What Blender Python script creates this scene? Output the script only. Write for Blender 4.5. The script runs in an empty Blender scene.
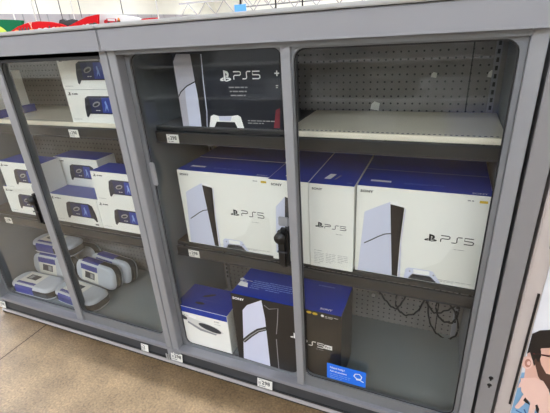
import bpy, bmesh, math, random
from mathutils import Vector, Matrix
random.seed(7)
C = bpy.context.scene.collection
SC = bpy.context.scene

# ------------------------------------------------------------------ camera
F = 392.0
AX = Vector((0.92087994, 0.10842311, -0.3744657))      # world axes in (right, down, forward)
AY = Vector((0.38499636, -0.40396948, 0.8298111))
AZ = Vector((-0.06130202, -0.90832433, -0.41374989))
CAM = Vector((0, -1.05, 1.41))
cd = bpy.data.cameras.new('camera'); cam = bpy.data.objects.new('camera', cd); C.objects.link(cam)
R = Matrix((AX, AY, AZ))
right = R @ Vector((1, 0, 0)); up = R @ Vector((0, -1, 0)); back = R @ Vector((0, 0, -1))
cam.matrix_world = Matrix(((right.x, up.x, back.x, CAM.x), (right.y, up.y, back.y, CAM.y), (right.z, up.z, back.z, CAM.z), (0, 0, 0, 1)))
cd.sensor_width = 36; cd.lens = F / 550 * 36; cd.clip_start = 0.02; cd.clip_end = 200
SC.camera = cam

def px(u, v, axis='y', val=0.0):
    """where the sight line of photo point (u, v) meets a plane of the place"""
    r = R @ Vector((u - 275, v - 206.5, F)); i = 'xyz'.index(axis)
    return CAM + r * ((val - CAM[i]) / r[i])

# ------------------------------------------------------------------ light
SC.view_settings.view_transform = 'Standard'; SC.view_settings.look = 'None'
SC.view_settings.exposure = 0.24; SC.view_settings.gamma = 1
w = bpy.data.worlds.new('world'); SC.world = w; w.use_nodes = True
w.node_tree.nodes['Background'].inputs[0].default_value = (1, 0.98, 0.95, 1)
w.node_tree.nodes['Background'].inputs[1].default_value = 0.3
L_NEAR, L_FRONT, L_TOP, L_BACK = 7, 28, 150, 48       # brightness of the strip lights
CEIL = 5.6

# ------------------------------------------------------------------ materials
MATS = {}
def s2l(c): return tuple(((x/255+0.055)/1.055)**2.4 if x > 10 else x/255/12.92 for x in c)
def mat(name, rgb, rough=0.5, metal=0.0, emit=0, spec=0.5, var=0.0, scale=20, bump=0.0):
    if name in MATS: return MATS[name]
    m = bpy.data.materials.new(name); m.use_nodes = True; nt = m.node_tree
    b = nt.nodes['Principled BSDF']; c = (*s2l(rgb), 1)
    b.inputs['Base Color'].default_value = c; b.inputs['Roughness'].default_value = rough
    b.inputs['Metallic'].default_value = metal; b.inputs['Specular IOR Level'].default_value = spec
    if emit:
        b.inputs['Emission Color'].default_value = c; b.inputs['Emission Strength'].default_value = emit
    if var or bump:
        tc = nt.nodes.new('ShaderNodeTexCoord'); nz = nt.nodes.new('ShaderNodeTexNoise')
        nz.inputs['Scale'].default_value = scale; nz.inputs['Detail'].default_value = 5
        nt.links.new(tc.outputs['Object'], nz.inputs['Vector'])
        if var:
            mr = nt.nodes.new('ShaderNodeMapRange'); mr.inputs[1].default_value = .3; mr.inputs[2].default_value = .7
            mr.inputs[3].default_value = 1-var; mr.inputs[4].default_value = 1+var
            nt.links.new(nz.outputs['Fac'], mr.inputs[0])
            mx = nt.nodes.new('ShaderNodeVectorMath'); mx.operation = 'SCALE'
            mx.inputs[0].default_value = c[:3]; nt.links.new(mr.outputs[0], mx.inputs['Scale'])
            nt.links.new(mx.outputs[0], b.inputs['Base Color'])
        if bump:
            bp = nt.nodes.new('ShaderNodeBump'); bp.inputs['Strength'].default_value = bump; bp.inputs['Distance'].default_value = .002
            nt.links.new(nz.outputs['Fac'], bp.inputs['Height']); nt.links.new(bp.outputs[0], b.inputs['Normal'])
    MATS[name] = m; return m

M_FASC = mat('fascia_grey', (144, 144, 149), .45, var=.015, scale=3)
M_POST = mat('post_grey', (146, 147, 151), .42, .15, var=.02, scale=8)
M_DOOR = mat('door_aluminium', (124, 126, 130), .4, .25, var=.03, scale=12)
M_RAIL = mat('track_aluminium', (150, 150, 156), .35, .35, var=.03, scale=10)
M_INNER = mat('inner_grey', (124, 130, 136), .55, var=.05, scale=6)
M_DECK = mat('deck_grey', (130, 136, 137), .35, var=.05, scale=5)
M_DARK = mat('dark_rail', (58, 59, 62), .4, var=.08, scale=14)
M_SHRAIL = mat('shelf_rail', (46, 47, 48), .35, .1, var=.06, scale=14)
M_BLACK = mat('black_plastic', (14, 14, 15), .45)
M_GAP = mat('seal_and_shade', (24, 24, 26), .6)  # rubber glass seals, also shade painted black in gaps
M_LIP = mat('lip_pale', (190, 184, 182), .4)
M_RIM = mat('white_rim', (176, 175, 174), .5)
M_SHELF = mat('shelf_cream', (232, 224, 204), .3, .1, var=.03, scale=8)
M_WHITE = mat('carton_white', (236, 236, 230), .4, var=.01, scale=5)
M_BLUE = mat('carton_blue', (14, 48, 148), .35, var=.05, scale=9)
M_BLUE2 = mat('carton_periwinkle', (78, 90, 160), .4, var=.05, scale=9)
M_CARDK = mat('carton_dark', (34, 32, 31), .32, var=.04, scale=6)
M_CARNV = mat('carton_ink', (32, 36, 46), .3, var=.04, scale=6)
M_LILAC = mat('print_lilac', (204, 208, 228), .4)
M_LILAC2 = mat('print_mauve', (176, 174, 186), .4)
M_PRW = mat('print_white', (242, 242, 240), .4)
M_PRK = mat('print_black', (20, 20, 24), .4)
M_PRDG = mat('print_charcoal', (52, 54, 60), .4)
M_PRG = mat('print_grey', (150, 150, 150), .4)
M_PRLG = mat('print_pale_grey', (214, 214, 210), .4)
M_PRY = mat('print_yellow', (214, 180, 50), .4)
M_PRSIL = mat('print_silver', (146, 148, 152), .3, .2)
M_PRBLUE = mat('print_screen_blue', (40, 62, 150), .4)
M_PRLB = mat('print_light_blue', (130, 160, 225), .4)
M_PRR = mat('print_red', (176, 20, 34), .4)
M_TAG = mat('tag_white', (236, 234, 228), .5)
M_STB = mat('sticker_blue', (14, 108, 228), .5)

def glass_mat(name, tint=(1, 1, 1)):
    m = bpy.data.materials.new(name); m.use_nodes = True; nt = m.node_tree
    nt.nodes.remove(nt.nodes['Principled BSDF']); out = nt.nodes['Material Output']
    tr = nt.nodes.new('ShaderNodeBsdfTransparent'); tr.inputs[0].default_value = (*tint, 1)
    gl = nt.nodes.new('ShaderNodeBsdfGlossy'); gl.inputs['Roughness'].default_value = .02
    fr = nt.nodes.new('ShaderNodeFresnel'); geo = nt.nodes.new('ShaderNodeNewGeometry')
    io = nt.nodes.new('ShaderNodeMapRange'); io.inputs[3].default_value = 1.40; io.inputs[4].default_value = 1/1.40
    nt.links.new(geo.outputs['Backfacing'], io.inputs[0]); nt.links.new(io.outputs[0], fr.inputs[0])
    mx = nt.nodes.new('ShaderNodeMixShader')
    nt.links.new(fr.outputs[0], mx.inputs[0]); nt.links.new(tr.outputs[0], mx.inputs[1]); nt.links.new(gl.outputs[0], mx.inputs[2])
    nt.links.new(mx.outputs[0], out.inputs[0]); return m
M_GLASS = glass_mat('door_glass', (.975, .985, .98))

def floor_mat():
    m = bpy.data.materials.new('polished_concrete'); m.use_nodes = True; nt = m.node_tree; b = nt.nodes['Principled BSDF']
    tc = nt.nodes.new('ShaderNodeTexCoord')
    n1 = nt.nodes.new('ShaderNodeTexNoise'); n1.inputs['Scale'].default_value = 7; n1.inputs['Detail'].default_value = 6
    n2 = nt.nodes.new('ShaderNodeTexVoronoi'); n2.inputs['Scale'].default_value = 150
    n3 = nt.nodes.new('ShaderNodeTexNoise'); n3.inputs['Scale'].default_value = 110; n3.inputs['Detail'].default_value = 4
    for n in (n1, n2, n3): nt.links.new(tc.outputs['Object'], n.inputs['Vector'])
    r1 = nt.nodes.new('ShaderNodeValToRGB'); r1.color_ramp.elements[0].position = .3; r1.color_ramp.elements[1].position = .7
    r1.color_ramp.elements[0].color = (*s2l((100, 81, 57)), 1); r1.color_ramp.elements[1].color = (*s2l((126, 104, 76)), 1)
    nt.links.new(n1.outputs['Fac'], r1.inputs[0])
    r2 = nt.nodes.new('ShaderNodeMapRange'); r2.inputs[1].default_value = .35; r2.inputs[2].default_value = .65; r2.inputs[3].default_value = .72; r2.inputs[4].default_value = 1.28
    nt.links.new(n3.outputs['Fac'], r2.inputs[0])
    sc = nt.nodes.new('ShaderNodeVectorMath'); sc.operation = 'SCALE'
    nt.links.new(r1.outputs[0], sc.inputs[0]); nt.links.new(r2.outputs[0], sc.inputs['Scale'])
    r3 = nt.nodes.new('ShaderNodeMapRange'); r3.inputs[1].default_value = 0; r3.inputs[2].default_value = 1; r3.inputs[3].default_value = .88; r3.inputs[4].default_value = 1.18
    nt.links.new(n2.outputs['Color'], r3.inputs[0])
    s2 = nt.nodes.new('ShaderNodeVectorMath'); s2.operation = 'SCALE'
    nt.links.new(sc.outputs[0], s2.inputs[0]); nt.links.new(r3.outputs[0], s2.inputs['Scale'])
    nt.links.new(s2.outputs[0], b.inputs['Base Color'])
    b.inputs['Roughness'].default_value = .42
    return m

def peg_mat():
    """perforated steel: holes on a one inch grid, faint scuffs"""
    m = bpy.data.materials.new('pegboard_steel'); m.use_nodes = True; nt = m.node_tree; b = nt.nodes['Principled BSDF']
    tc = nt.nodes.new('ShaderNodeTexCoord'); sp = nt.nodes.new('ShaderNodeSeparateXYZ'); nt.links.new(tc.outputs['Object'], sp.inputs[0])
    def cell(o):
        a = nt.nodes.new('ShaderNodeMath'); a.operation = 'MULTIPLY'; a.inputs[1].default_value = 1/.0254; nt.links.new(sp.outputs[o], a.inputs[0])
        f = nt.nodes.new('ShaderNodeMath'); f.operation = 'FRACT'; nt.links.new(a.outputs[0], f.inputs[0])
        s = nt.nodes.new('ShaderNodeMath'); s.operation = 'SUBTRACT'; s.inputs[1].default_value = .5; nt.links.new(f.outputs[0], s.inputs[0])
        q = nt.nodes.new('ShaderNodeMath'); q.operation = 'POWER'; q.inputs[1].default_value = 2; nt.links.new(s.outputs[0], q.inputs[0])
        return q
    x, z = cell('X'), cell('Z')
    ad = nt.nodes.new('ShaderNodeMath'); ad.operation = 'ADD'; nt.links.new(x.outputs[0], ad.inputs[0]); nt.links.new(z.outputs[0], ad.inputs[1])
    lt = nt.nodes.new('ShaderNodeMath'); lt.operation = 'LESS_THAN'; lt.inputs[1].default_value = .018; nt.links.new(ad.outputs[0], lt.inputs[0])
    nz = nt.nodes.new('ShaderNodeTexNoise'); nz.inputs['Scale'].default_value = 5; nz.inputs['Detail'].default_value = 6; nt.links.new(tc.outputs['Object'], nz.inputs['Vector'])
    rp = nt.nodes.new('ShaderNodeValToRGB'); rp.color_ramp.elements[0].position = .35; rp.color_ramp.elements[1].position = .72
    rp.color_ramp.elements[0].color = (*s2l((124, 120, 118)), 1); rp.color_ramp.elements[1].color = (*s2l((154, 149, 146)), 1)
    nt.links.new(nz.outputs['Fac'], rp.inputs[0])
    mx = nt.nodes.new('ShaderNodeMix'); mx.data_type = 'RGBA'; mx.inputs[7].default_value = (.01, .01, .01, 1)
    nt.links.new(lt.outputs[0], mx.inputs[0]); nt.links.new(rp.outputs[0], mx.inputs[6]); nt.links.new(mx.outputs[2], b.inputs['Base Color'])
    b.inputs['Roughness'].default_value = .5
    return m
M_PEG = peg_mat()

# ------------------------------------------------------------------ mesh helpers
def col(o, **k):
    for a, b in k.items(): o[a] = b
    return o
def tag(o, label, cat, group=None):
    o['label'] = label; o['category'] = cat
    if group: o['group'] = group
    return o
def empty(name, loc=(0, 0, 0), rot=(0, 0, 0)):
    o = bpy.data.objects.new(name, None); o.empty_display_size = .05; C.objects.link(o)
    o.location = loc; o.rotation_euler = rot; return o
class MB:
    def __init__(s): s.v = []; s.f = []; s.m = []; s.mats = []; s.sm = []
    def mi(s, m):
        if m not in s.mats: s.mats.append(m)
        return s.mats.index(m)
    def face(s, pts, m, smooth=False):
        i = len(s.v); s.v += [tuple(p) for p in pts]; s.f.append(list(range(i, i+len(pts)))); s.m.append(s.mi(m)); s.sm.append(smooth)
    def mesh(s, vs, fs, m, smooth=False):
        i = len(s.v); s.v += [tuple(p) for p in vs]
        for f in fs: s.f.append([i+k for k in f]); s.m.append(s.mi(m)); s.sm.append(smooth)
    def box(s, a, b, m, mtop=None, mleft=None, bev=0):
        x0, y0, z0 = a; x1, y1, z1 = b
        vs = [(x0,y0,z0),(x1,y0,z0),(x1,y1,z0),(x0,y1,z0),(x0,y0,z1),(x1,y0,z1),(x1,y1,z1),(x0,y1,z1)]
        if bev:
            bm = bmesh.new(); bv = [bm.verts.new(v) for v in vs]
            for f in ((3,2,1,0),(4,5,6,7),(0,1,5,4),(1,2,6,5),(2,3,7,6),(3,0,4,7)): bm.faces.new([bv[k] for k in f])
            bmesh.ops.bevel(bm, geom=bm.edges[:], offset=bev, segments=2, affect='EDGES')
            bm.verts.index_update()
            for f in bm.faces:
                n = f.normal; mm = mtop if (mtop and n.z > .9) else m
                s.face([v.co.copy() for v in f.verts], mm)
            bm.free(); return
        for k, f in enumerate(((3,2,1,0),(4,5,6,7),(0,1,5,4),(1,2,6,5),(2,3,7,6),(3,0,4,7))):
            s.face([vs[q] for q in f], mtop if (k == 1 and mtop) else m)
    def tube(s, pts, r, m, n=8, smooth=True, cap=True):
        pts = [Vector(p) for p in pts]; rings = []
        for i, p in enumerate(pts):
            d = (pts[min(i+1, len(pts)-1)] - pts[max(i-1, 0)]).normalized()
            a = d.cross(Vector((0, 0, 1)))
            if a.length < .05: a = d.cross(Vector((0, 1, 0)))
            a.normalize(); b = d.cross(a).normalized()
            rr = r[i] if isinstance(r, (list, tuple)) else r
            rings.append([p + a*rr*math.cos(2*math.pi*k/n) + b*rr*math.sin(2*math.pi*k/n) for k in range(n)])
        vs = [q for g in rings for q in g]; fs = []
        for i in range(len(pts)-1):
            for k in range(n): fs.append([i*n+k, i*n+(k+1) % n, (i+1)*n+(k+1) % n, (i+1)*n+k])
        if cap: fs.append(list(range(n))[::-1]); fs.append([(len(pts)-1)*n+k for k in range(n)])
        s.mesh(vs, fs, m, smooth)
    def prism(s, poly, d, m, m2=None):
        """poly: list of 3D points of a flat outline, extruded by vector d"""
        p0 = [Vector(p) for p in poly]; d = Vector(d); n = len(p0)
        s.face(p0, m); s.face([p+d for p in reversed(p0)], m2 or m)
        for k in range(n):
            a, b = p0[k], p0[(k+1) % n]; s.face([a, a+d, b+d, b], m2 or m)
    def build(s, name, parent=None, loc=None, flat=False):
        me = bpy.data.meshes.new(name); me.from_pydata(s.v, [], s.f)
        for m in s.mats: me.materials.append(m)
        me.polygons.foreach_set('material_index', s.m); me.polygons.foreach_set('use_smooth', s.sm)
        me.update()
        bm = bmesh.new(); bm.from_mesh(me)
        if not flat: bmesh.ops.remove_doubles(bm, verts=bm.verts, dist=1e-6)
        bm.to_mesh(me); bm.free()
        o = bpy.data.objects.new(name, me); C.objects.link(o)
        if parent: o.parent = parent
        if loc: o.location = loc
        return o
def struct(o): o['kind'] = 'structure'; return o

def rrect(x0, z0, x1, z1, r, n=6):
    pts = []
    for cx, cz, a0 in ((x1-r, z1-r, 0), (x0+r, z1-r, 90), (x0+r, z0+r, 180), (x1-r, z0+r, 270)):
        for k in range(n+1):
            a = math.radians(a0 + 90*k/n); pts.append((cx + r*math.cos(a), cz + r*math.sin(a)))
    return pts

# -------- flat printed art, laid on a carton face ------------------------------
class Art:
    """prints on a plane: origin o, unit axes ax / az, outward normal n; each layer sits a hair above the last"""
    def __init__(s, mb, o, ax, az, n, base=.0006):
        s.mb = mb; s.o = Vector(o); s.ax = Vector(ax); s.az = Vector(az); s.n = Vector(n); s.base = base
    def P(s, u, v, lay): return s.o + s.ax*u + s.az*v + s.n*(s.base + lay*.0004)
    def poly(s, pts, m, lay=0): s.mb.face([s.P(u, v, lay) for u, v in pts], m)
    def ell(s, cu, cv, a, b, m, lay=0, rot=0, n=20):
        c, d = math.cos(rot), math.sin(rot)
        s.poly([(cu + a*math.cos(t)*c - b*math.sin(t)*d, cv + a*math.cos(t)*d + b*math.sin(t)*c) for t in [2*math.pi*k/n for k in range(n)]], m, lay)
    def stroke(s, pts, wd, m, lay=0):
        pts = [Vector(p) for p in pts]; L = []; Rr = []
        for i, p in enumerate(pts):
            d = (pts[min(i+1, len(pts)-1)] - pts[max(i-1, 0)]).normalized(); q = Vector((-d.y, d.x))*wd/2
            L.append(p+q); Rr.append(p-q)
        for i in range(len(pts)-1): s.poly([L[i], L[i+1], Rr[i+1], Rr[i]], m, lay)
    def text(s, string, u, v, h, m, lay=0, wide=1.0, bold=0.0, slant=0):
        vs, fs = text_mesh(string, bold)
        H = .7
        for f in fs: s.poly([(u + vs[k][0]/H*h*wide + slant*vs[k][0]*h/H*wide*0, v + vs[k][1]/H*h + slant*vs[k][0]/H*h*wide) for k in f], m, lay)
    def lines(s, u0, v0, u1, dv, n, m, lay=0, t=.0016, seed=1):
        rnd = random.Random(seed)
        for k in range(n):
            e = u1 if k < n-1 else u0 + (u1-u0)*.6
            u = u0
            while u < e - .004:
                wl = min(rnd.uniform(.006, .022), e-u); s.poly([(u, v0-k*dv), (u+wl, v0-k*dv), (u+wl, v0-k*dv+t), (u, v0-k*dv+t)], m, lay); u += wl + .003
TXT = {}
def text_mesh(string, bold=0.0):
    key = (string, bold)
    if key in TXT: return TXT[key]
    cu = bpy.data.curves.new('lettering', 'FONT'); cu.body = string; cu.size = 1; cu.resolution_u = 2; cu.offset = bold
    ob = bpy.data.objects.new('lettering', cu); C.objects.link(ob)
    dg = bpy.context.evaluated_depsgraph_get(); me = bpy.data.meshes.new_from_object(ob.evaluated_get(dg))
    r = ([tuple(v.co) for v in me.vertices], [tuple(p.vertices) for p in me.polygons])
    bpy.data.objects.remove(ob); bpy.data.curves.remove(cu); bpy.data.meshes.remove(me)
    TXT[key] = r; return r

def logo_ps(a, u, v, w, h, m, lay=0):
    """upright P standing in a lying S"""
    f = lambda L: [(u + x*w, v + y*h) for x, y in L]
    a.poly(f([(.36, .10), (.52, .04), (.52, .78), (.36, .98)]), m, lay)
    a.poly(f([(.36, .98), (.36, .80), (.60, .70), (.64, .62), (.64, .46), (.78, .46), (.82, .60), (.80, .76), (.70, .87)]), m, lay)
    a.poly(f([(.52, .48), (.66, .36), (.80, .46), (.64, .56)]), m, lay)
    a.poly(f([(.33, .40), (.06, .28), (.0, .19), (.04, .11), (.16, .08), (.33, .10), (.33, .20), (.17, .19), (.33, .27)]), m, lay)
    a.poly(f([(.55, .36), (.80, .36), (.97, .29), (1, .20), (.92, .13), (.55, .02), (.55, .13), (.80, .21), (.80, .25), (.55, .26)]), m, lay)
def logo_ps5(a, u, v, w, h, m, lay=0, t=.14, slope=0):
    def st(x0, L): a.stroke([(u + (x0 + x*.28)*w, v + y*h + slope*(x0 + x*.28)*w) for x, y in L], t*h, m, lay)
    st(0, [(0, .93), (.85, .93), (1, .84), (1, .62), (.85, .5), (.15, .5), (.02, .38), (.02, 0)])
    st(.34, [(1.15, .93), (.72, .93), (.58, .82), (.58, .18), (.44, .07), (0, .07)])
    st(.72, [(1, .93), (.04, .93), (.04, .54), (.85, .52), (1, .42), (1, .17), (.85, .07), (0, .07)])

def pxart(mb, y, org):
    """printing tool for a front face standing at depth y with its lower left corner at org: takes photo points"""
    a = Art(mb, (0, 0, 0), (1, 0, 0), (0, 0, 1), (0, -1, 0))
    def q(u, v): p = px(u, v, 'y', y); return (p.x - org[0], p.z - org[1])
    return a, q

# ------------------------------------------------------------------ the store
def plane_box(name, a, b, m):
    mb = MB(); mb.box(a, b, m); return struct(mb.build(name))
X0, X1, Y0, Y1 = -24, 14, -12, 40
M_FLOOR = floor_mat()
plane_box('floor', (X0, Y0, -.1), (X1, Y1, 0), M_FLOOR)
M_WCREAM = mat('wall_cream', (244, 240, 226), .8, var=.02, scale=1)
M_WGREY = mat('wall_band', (176, 170, 172), .7, var=.04, scale=2)
M_CEIL = mat('ceiling_white', (225, 224, 220), .9)
for nm, a, b in (('wall_left', (X0-.2, Y0, 0), (X0, Y1, CEIL+.4)), ('wall_right', (X1, Y0, 0), (X1+.2, Y1, CEIL+.4)),
                 ('wall_back', (X0, Y1, 0), (X1, Y1+.2, CEIL+.4)), ('wall_front', (X0, Y0-.2, 0), (X1, Y0, CEIL+.4))):
    plane_box(nm, a, b, M_WCREAM)
plane_box('ceiling', (X0, Y0, CEIL+.4), (X1, Y1, CEIL+.5), M_CEIL)
mb = MB(); mb.box((X0, Y0, 0), (X0+.06, Y1, 3.1), M_WGREY); struct(mb.build('trim_1'))     # grey corrugated band of the left wall
mb = MB()
for k in range(30): mb.box((X0+.06, Y0+2+k*1.7, 0), (X0+.09, Y0+2.06+k*1.7, 3.1), M_PRG)
struct(mb.build('trim_2'))
# floor joint
mb = MB(); mb.box((-1.904, -1.5, 0), (-1.898, 0.02, .0006), mat('joint_dark', (60, 46, 34), .8)); struct(mb.build('trim_3'))
# ceiling light rows
M_LHOUSE = mat('lamp_housing', (230, 230, 228), .5)
def lamp_row(y, wdt, e, names):
    t = empty('ceiling_light', (-7, y, CEIL)); tag(t, names, 'ceiling light', None)
    m = MB(); m.box((-15, -wdt/2-.04, .02), (15, wdt/2+.04, .09), M_LHOUSE); m.build('housing', t)
    m = MB(); m.box((-14.95, -wdt/2, -.02), (14.95, wdt/2, .02), mat('lamp_diffuser_%d' % e, (234, 243, 255), .5, emit=e)); m.build('diffuser', t)
    for x in (-12, -4, 4, 12):
        m = MB(); m.tube([(x, 0, .09), (x, 0, .398)], .012, M_LHOUSE, 6); m.build('hanger', t)
for y, wd, e, s in ((-9.5, .3, L_FRONT, 'long strip ceiling light farthest in front of the cabinet'),
             (-6.2, .3, L_FRONT, 'long strip ceiling light over the far side of the opposite aisle'),
             (-2.7, .3, L_NEAR, 'long strip ceiling light over the aisle in front of the cabinet'),
             (.25, .12, L_TOP, 'narrow strip ceiling light straight above the cabinet roof'),
             (5, .3, L_BACK, 'long strip ceiling light just behind the cabinet'),
             (11, .3, L_BACK, 'long strip ceiling light deeper in the store'),
             (18, .3, L_BACK, 'long strip ceiling light two rows from the back of the store'),
             (26, .3, L_BACK, 'long strip ceiling light next to the back row'),
             (35, .3, L_BACK, 'long strip ceiling light far at the back of the store')):
    lamp_row(y, wd, e, s)

# ------------------------------------------------------------------ locked display cabinets
SZ1, SZ2, DECK = 1.105, .612, .115       # shelf tops and the floor of the case
def ring(mb, x0, z0, x1, z1, gx0, gz0, gx1, gz1, r, y0, y1, m):
    inner = rrect(gx0, gz0, gx1, gz1, r); outer = []
    n = len(inner)
    for i, (x, z) in enumerate(inner):
        q = i // 7; k = i % 7
        cx, cz = ((x1, z1), (x0, z1), (x0, z0), (x1, z0))[q]
        ox = cx if True else x; oz = cz
        t = k/6
        if q == 0: o = (x1, z) if t < .5 else ((x, z1) if t > .5 else (x1, z1))
        elif q == 1: o = (x, z1) if t < .5 else ((x0, z) if t > .5 else (x0, z1))
        elif q == 2: o = (x0, z) if t < .5 else ((x, z0) if t > .5 else (x0, z0))
        else: o = (x, z0) if t < .5 else ((x1, z) if t > .5 else (x1, z0))
        outer.append(o)
    for i in range(n):
        j = (i+1) % n; a, b, c, d = outer[i], outer[j], inner[j], inner[i]
        mb.face([(a[0], y0, a[1]), (b[0], y0, b[1]), (c[0], y0, c[1]), (d[0], y0, d[1])], m)
        mb.face([(a[0], y1, a[1]), (d[0], y1, d[1]), (c[0], y1, c[1]), (b[0], y1, b[1])], m)
        mb.face([(d[0], y0, d[1]), (c[0], y0, c[1]), (c[0], y1, c[1]), (d[0], y1, d[1])], m)
        mb.face([(a[0], y0, a[1]), (a[0], y1, a[1]), (b[0], y1, b[1]), (b[0], y0, b[1])], m)

def door(parent, x0, x1, gx0, gx1, gz0, gz1, y, lock_x=None, label=None, stop=None, nm='sliding_door', strip=0):
    mb = MB(); ring(mb, x0, .106, x1, 1.3675, gx0, gz0, gx1, gz1, .032, y, y+.02, M_DOOR)
    d = mb.build(nm, parent, flat=False)
    if strip:
        s = MB(); s.box((x0, y-.008, .106), (x0+strip, y-.0002, 1.366), M_POST, bev=.0015); s.build('pull_strip', d)
    g = MB(); pts = rrect(gx0-.004, gz0-.004, gx1+.004, gz1+.004, .034)
    g.prism([(x, y+.009, z) for x, z in pts], (0, .004, 0), M_GLASS); g.build('glass_pane', d)
    s = MB()
    inn = rrect(gx0, gz0, gx1, gz1, .032); in2 = rrect(gx0+.004, gz0+.004, gx1-.004, gz1-.004, .029)
    for i in range(len(inn)):
        j = (i+1) % len(inn); a, b, c, e = inn[i], inn[j], in2[j], in2[i]
        s.face([(a[0], y+.007, a[1]), (b[0], y+.007, b[1]), (c[0], y+.007, c[1]), (e[0], y+.007, e[1])], M_GAP)
    s.build('glass_seal', d)
    if stop:
        s = MB(); s.box((stop-.012, y-.006, .90), (stop+.012, y, .99), M_POST, bev=.004); s.build('door_bumper', d)
    if lock_x is not None:
        s = MB(); s.box((lock_x-.019, y-.036, .650), (lock_x+.019, y, .800), M_BLACK, bev=.011)
        s.tube([(lock_x-.006, y-.042, .770), (lock_x-.006, y-.02, .770)], .020, M_BLACK, 20)
        s.box((lock_x-.017, y-.038, .715), (lock_x+.017, y-.035, .721), M_PRDG)
        l = s.build('lock', d)
        s = MB(); s.tube([(lock_x-.006, y-.0435, .772), (lock_x-.006, y-.0415, .772)], .006, M_PRDG, 14); s.build('keyhole', l)
        s = MB(); s.box((lock_x-.022, y-.006, .80), (lock_x+.016, y, .835), M_PRSIL, bev=.003); s.build('lock_plate', d)
    return d

def cabinet(x0, x1, split, label, right_stile=.049):
    """x0, x1 outer faces; split = sliding door overlap"""
    t = empty('display_cabinet', ((x0+x1)/2, .25, 0)); tag(t, label, 'display cabinet', None)
    inv = Vector((-(x0+x1)/2, -.25, 0))
    def B(mb, nm):
        o = mb.build(nm, t); o.location = inv; return o
    # carcass
    m = MB(); m.box((x0+.001, 0, .02), (x0+.035, .04, 1.377), M_POST, bev=.002); B(m, 'post')
    m = MB(); m.box((x1-.035, 0, .02), (x1-.001, .04, 1.377), M_POST, bev=.002); B(m, 'post')
    m = MB(); m.box((x0+.001, .04, .02), (x0+.024, .5, 1.43), M_INNER); B(m, 'side_panel')
    m = MB(); m.box((x1-.024, .04, .02), (x1-.001, .5, 1.43), M_INNER); B(m, 'side_panel')
    m = MB(); m.box((x0+.024, .472, .02), (x1-.024, .5, 1.43), M_PEG)
    b = B(m, 'back_panel')
    m = MB(); m.box((x0+.001, -.022, 1.377), (x1-.001, .012, 1.440), M_FASC, bev=.003)
    m.box((x0+.001, -.024, 1.3765), (x1-.001, -.016, 1.381), M_POST)
    B(m, 'fascia')
    m = MB(); m.box((x0+.001, -.030, 1.443), (x1-.001, .5, 1.455), M_RIM, bev=.003); B(m, 'roof')
    m = MB(); m.box((x0+.035, .0, 1.362), (x1-.035, .010, 1.3768), M_GAP if right_stile < .048 else M_DOOR); m.box((x0+.035, .010, 1.369), (x1-.035, .06, 1.3768), M_GAP)
    if right_stile < .048: m.box((x0+.035, .0, 1.352), (x1-.035, .0035, 1.3768), M_GAP)  # shade under the left fascia, put in as a black band
    B(m, 'door_track')
    # deck, lower track, kick rail
    m = MB(); m.box((x0+.024, .05, .03), (x1-.024, .472, DECK), M_DECK); B(m, 'deck')
    m = MB(); m.box((x0+.035, -.001, .100), (x1-.035, .05, .106), M_RAIL)
    m.box((x0+.001, -.004, .090), (x1-.001, -.001, .104), M_RAIL)
    B(m, 'bottom_track')
    m = MB()
    m.box((x0+.001, .012, .02), (x1-.001, .05, .098), M_GAP)  # near-black box paints the shade in the gap above the rail
    m.prism([(x0+.001, .002, .024), (x0+.001, .010, .075), (x0+.001, .0125, .075), (x0+.001, .0125, .024)], (x1-x0-.002, 0, 0), M_DARK)
    m.box((x0+.001, -.001, .030), (x1-.001, .004, .034), M_SHRAIL)
    B(m, 'kick_rail')
    m = MB(); m.box((x0+.001, -.008, .010), (x1-.001, .004, .021), M_LIP, bev=.002); m.box((x0+.001, -.004, .0), (x1-.001, .004, .010), M_GAP); B(m, 'kick_lip')  # black strip below the lip is painted-in shade at the floor
    # slotted standards in the back corners
    for sx in (x1-.05, x0+.05):
        m = MB(); m.box((sx-.009, .458, DECK+.002), (sx+.009, .4715, 1.40), M_RAIL)
        z = .2
        while z < 1.38: m.box((sx-.004, .4572, z), (sx+.004, .458, z+.014), M_BLACK); z += .0254
        B(m, 'slotted_standard')
    m = MB(); m.box((x1-.125, .4705, DECK+.002), (x1-.121, .4718, 1.40), M_BLACK); B(m, 'panel_seam')
    # shelves
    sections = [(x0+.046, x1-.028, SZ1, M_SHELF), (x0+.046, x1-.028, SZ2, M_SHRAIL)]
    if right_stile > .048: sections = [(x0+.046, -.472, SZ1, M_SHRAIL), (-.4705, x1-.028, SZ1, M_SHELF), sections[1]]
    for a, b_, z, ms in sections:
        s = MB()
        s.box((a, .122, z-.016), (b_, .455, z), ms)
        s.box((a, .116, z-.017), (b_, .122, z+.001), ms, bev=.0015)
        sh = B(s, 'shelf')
        s = MB(); k = a + .01
        while k < b_-.012:
            s.box((k, .134, z+.0001), (k+.007, .140, z+.0008), M_PRDG); k += .0145
        s.build('slots', sh)
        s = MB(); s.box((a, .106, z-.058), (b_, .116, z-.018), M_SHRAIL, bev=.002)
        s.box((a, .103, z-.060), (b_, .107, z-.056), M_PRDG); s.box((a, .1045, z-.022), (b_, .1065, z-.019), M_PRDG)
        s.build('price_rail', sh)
        for q in (a+.02, (a+b_)/2, b_-.02):
            s = MB(); s.prism([(q-.004, .13, z-.017), (q-.004, .455, z-.017), (q-.004, .455, z-.075), (q-.004, .13, z-.03)], (.008, 0, 0), M_SHRAIL); s.build('shelf_bracket', sh)
    # sliding doors
    door(t, x0+.036, split+.012, x0+.055, split-.022, .119, 1.362, .036, lock_x=split-.022-.020, stop=x0+.066).location = inv
    door(t, split-.0140, x1-.036, split+.020, x1-right_stile, .155, 1.357, .012, strip=.029 if right_stile > .048 else .044).location = inv
    return t
XR0, XR1 = -1.038, .186
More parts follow.
